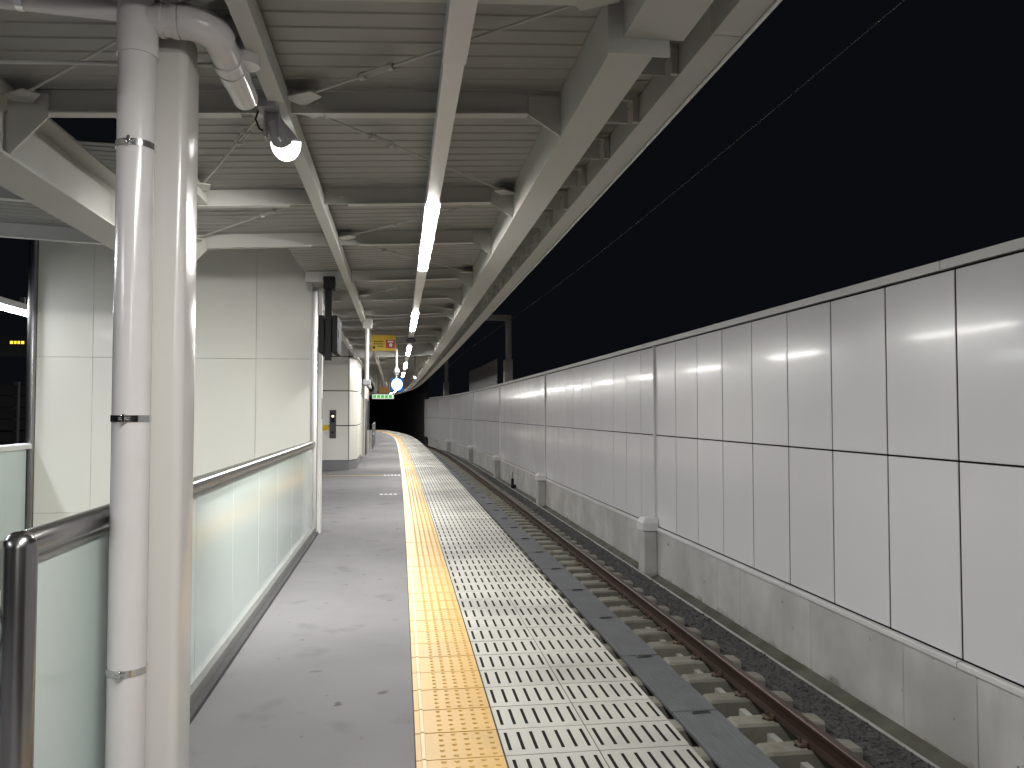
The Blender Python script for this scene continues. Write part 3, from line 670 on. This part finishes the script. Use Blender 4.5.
b = MB(); b.tube([(-.065,18.05,2.44),(-.065,18.05,2.53)], [.075,.05], 14); b.tube([(-.065,18.05,2.38),(-.065,18.05,2.44)], .05, 14); b.build('camera_dome', 'grey', ck, True)
for (x0, x1, s0, lab) in ((-.976,-.117,32.0,'wide lit green direction sign hung over the far walkway'), (-1.40,-1.13,31.5,'small lit green sign beside the pale block')):
    t = thing('direction_sign', lab, 'sign', (x0, s0, 2.08))
    b = MB(); b.bbox(x0, x1, s0, s0+.12, 2.08, 2.28, .005); p = b.build('case', 'grey', t)
    b = MB(); b.box(x0+.02, x1-.02, s0-.006, s0, 2.10, 2.26); sub('panel', b, 'lwhite', p)
    b = MB(); w = (x1-x0-.06)
    for i in range(5 if w > .5 else 1): b.box(x0+.04+i*w/5.2, x0+.04+(i+.8)*w/5.2 if w > .5 else x1-.05, s0-.011, s0-.006, 2.12, 2.24)
    sub('green_field', b, 'green', p)
    if w > .5:
        for xx in (x0+.15, x1-.18):
            b = MB(); b.tube([(xx,s0+.06,2.28),(xx,s0+.06,3.1)], .018, 8); b.build('hanger', 'steel', t, True)
    else:
        b = MB(); b.tube([(x0+.15,s0+.06,2.28),(x0+.15,s0+.06,2.52)], .018, 8); b.build('hanger', 'steel', t, True)
am = thing('amber_sign', 'small amber hanging sign above the green direction sign', 'sign', (-.55, 34, 2.37))
b = MB(); b.bbox(-.736,-.362,34,34.06,2.37,2.62,.004); b.build('board', 'orange', am)
b = MB(); b.tube([(-.68,34.03,2.62),(-.68,34.03,3.12)], .012, 8); b.tube([(-.42,34.03,2.62),(-.42,34.03,3.12)], .012, 8); b.build('hanger', 'steel', am, True)
dm = thing('roof_speaker', 'dark round speaker under the trough after the second tube light', 'speaker', (.2, 14.7, 2.84))
b = MB(); b.tube([(.2,14.7,2.80),(.2,14.7,2.83),(.2,14.7,2.87),(.2,14.7,2.905)], [.06,.09,.09,.05], 16); b.build('speaker_body', 'dgrey', dm, True)
cm = thing('hanging_camera', 'dark camera on a thin rod hung near the canopy edge', 'camera', (.39, 20, 2.4))
b = MB(); b.tube([(.392,20,2.46),(.392,20,3.1)], .012, 8); b.build('rod', 'dgrey', cm, True)
b = MB(); b.tube([(.392,19.86,2.40),(.392,20.10,2.42)], .055, 14); b.build('camera_body', 'dgrey', cm, True)
b = MB(); b.tube([(.392,19.845,2.40),(.392,19.86,2.40)], .035, 12); b.build('camera_lens', 'chrome', cm, True)

# left background: departure board, slatted fence
db = thing('departure_board', 'black departure board with amber characters behind the stairwell at left', 'sign', (-6.1, 14, 2.5))
b = MB(); b.bbox(-6.75,-5.6,14.0,14.15,2.45,2.80,.01); p = b.build('case', 'black', db)
b = MB(); xx = -6.28
for ww in (.045,.03,.03,.045,0,.06,.06): 
    if ww: b.box(xx, xx+ww, 13.995, 14.0, 2.655, 2.70)
    xx += ww+.02 if ww else .03
sub('amber_characters', b, 'led', p)
b = MB(); b.tube([(-6.5,14.07,2.80),(-6.5,14.07,3.22)], .02, 8); b.tube([(-5.8,14.07,2.80),(-5.8,14.07,3.18)], .02, 8); b.build('hanger', 'dgrey', db, True)
fn = thing('slatted_fence', 'dark grey fence with slats and posts across the left tracks', 'fence', (-9.2, 20, -1.45))
pm_ = MB(True); pm_.box(-.05,.05,-.05,.05,0,3.75); pm_ = pm_.mesh('post', 'dgrey')
slm = MB(True); slm.bbox(-.02,.02,-.985,.985,0,.24,.004); slm = slm.mesh('slat', 'black')
for k in range(14):
    link('post', pm_, fn, place(-9.2, 13+2*k, -1.46))
    for j in range(13): link('slat', slm, fn, place(-9.2, 14+2*k, -1.40+.28*j))
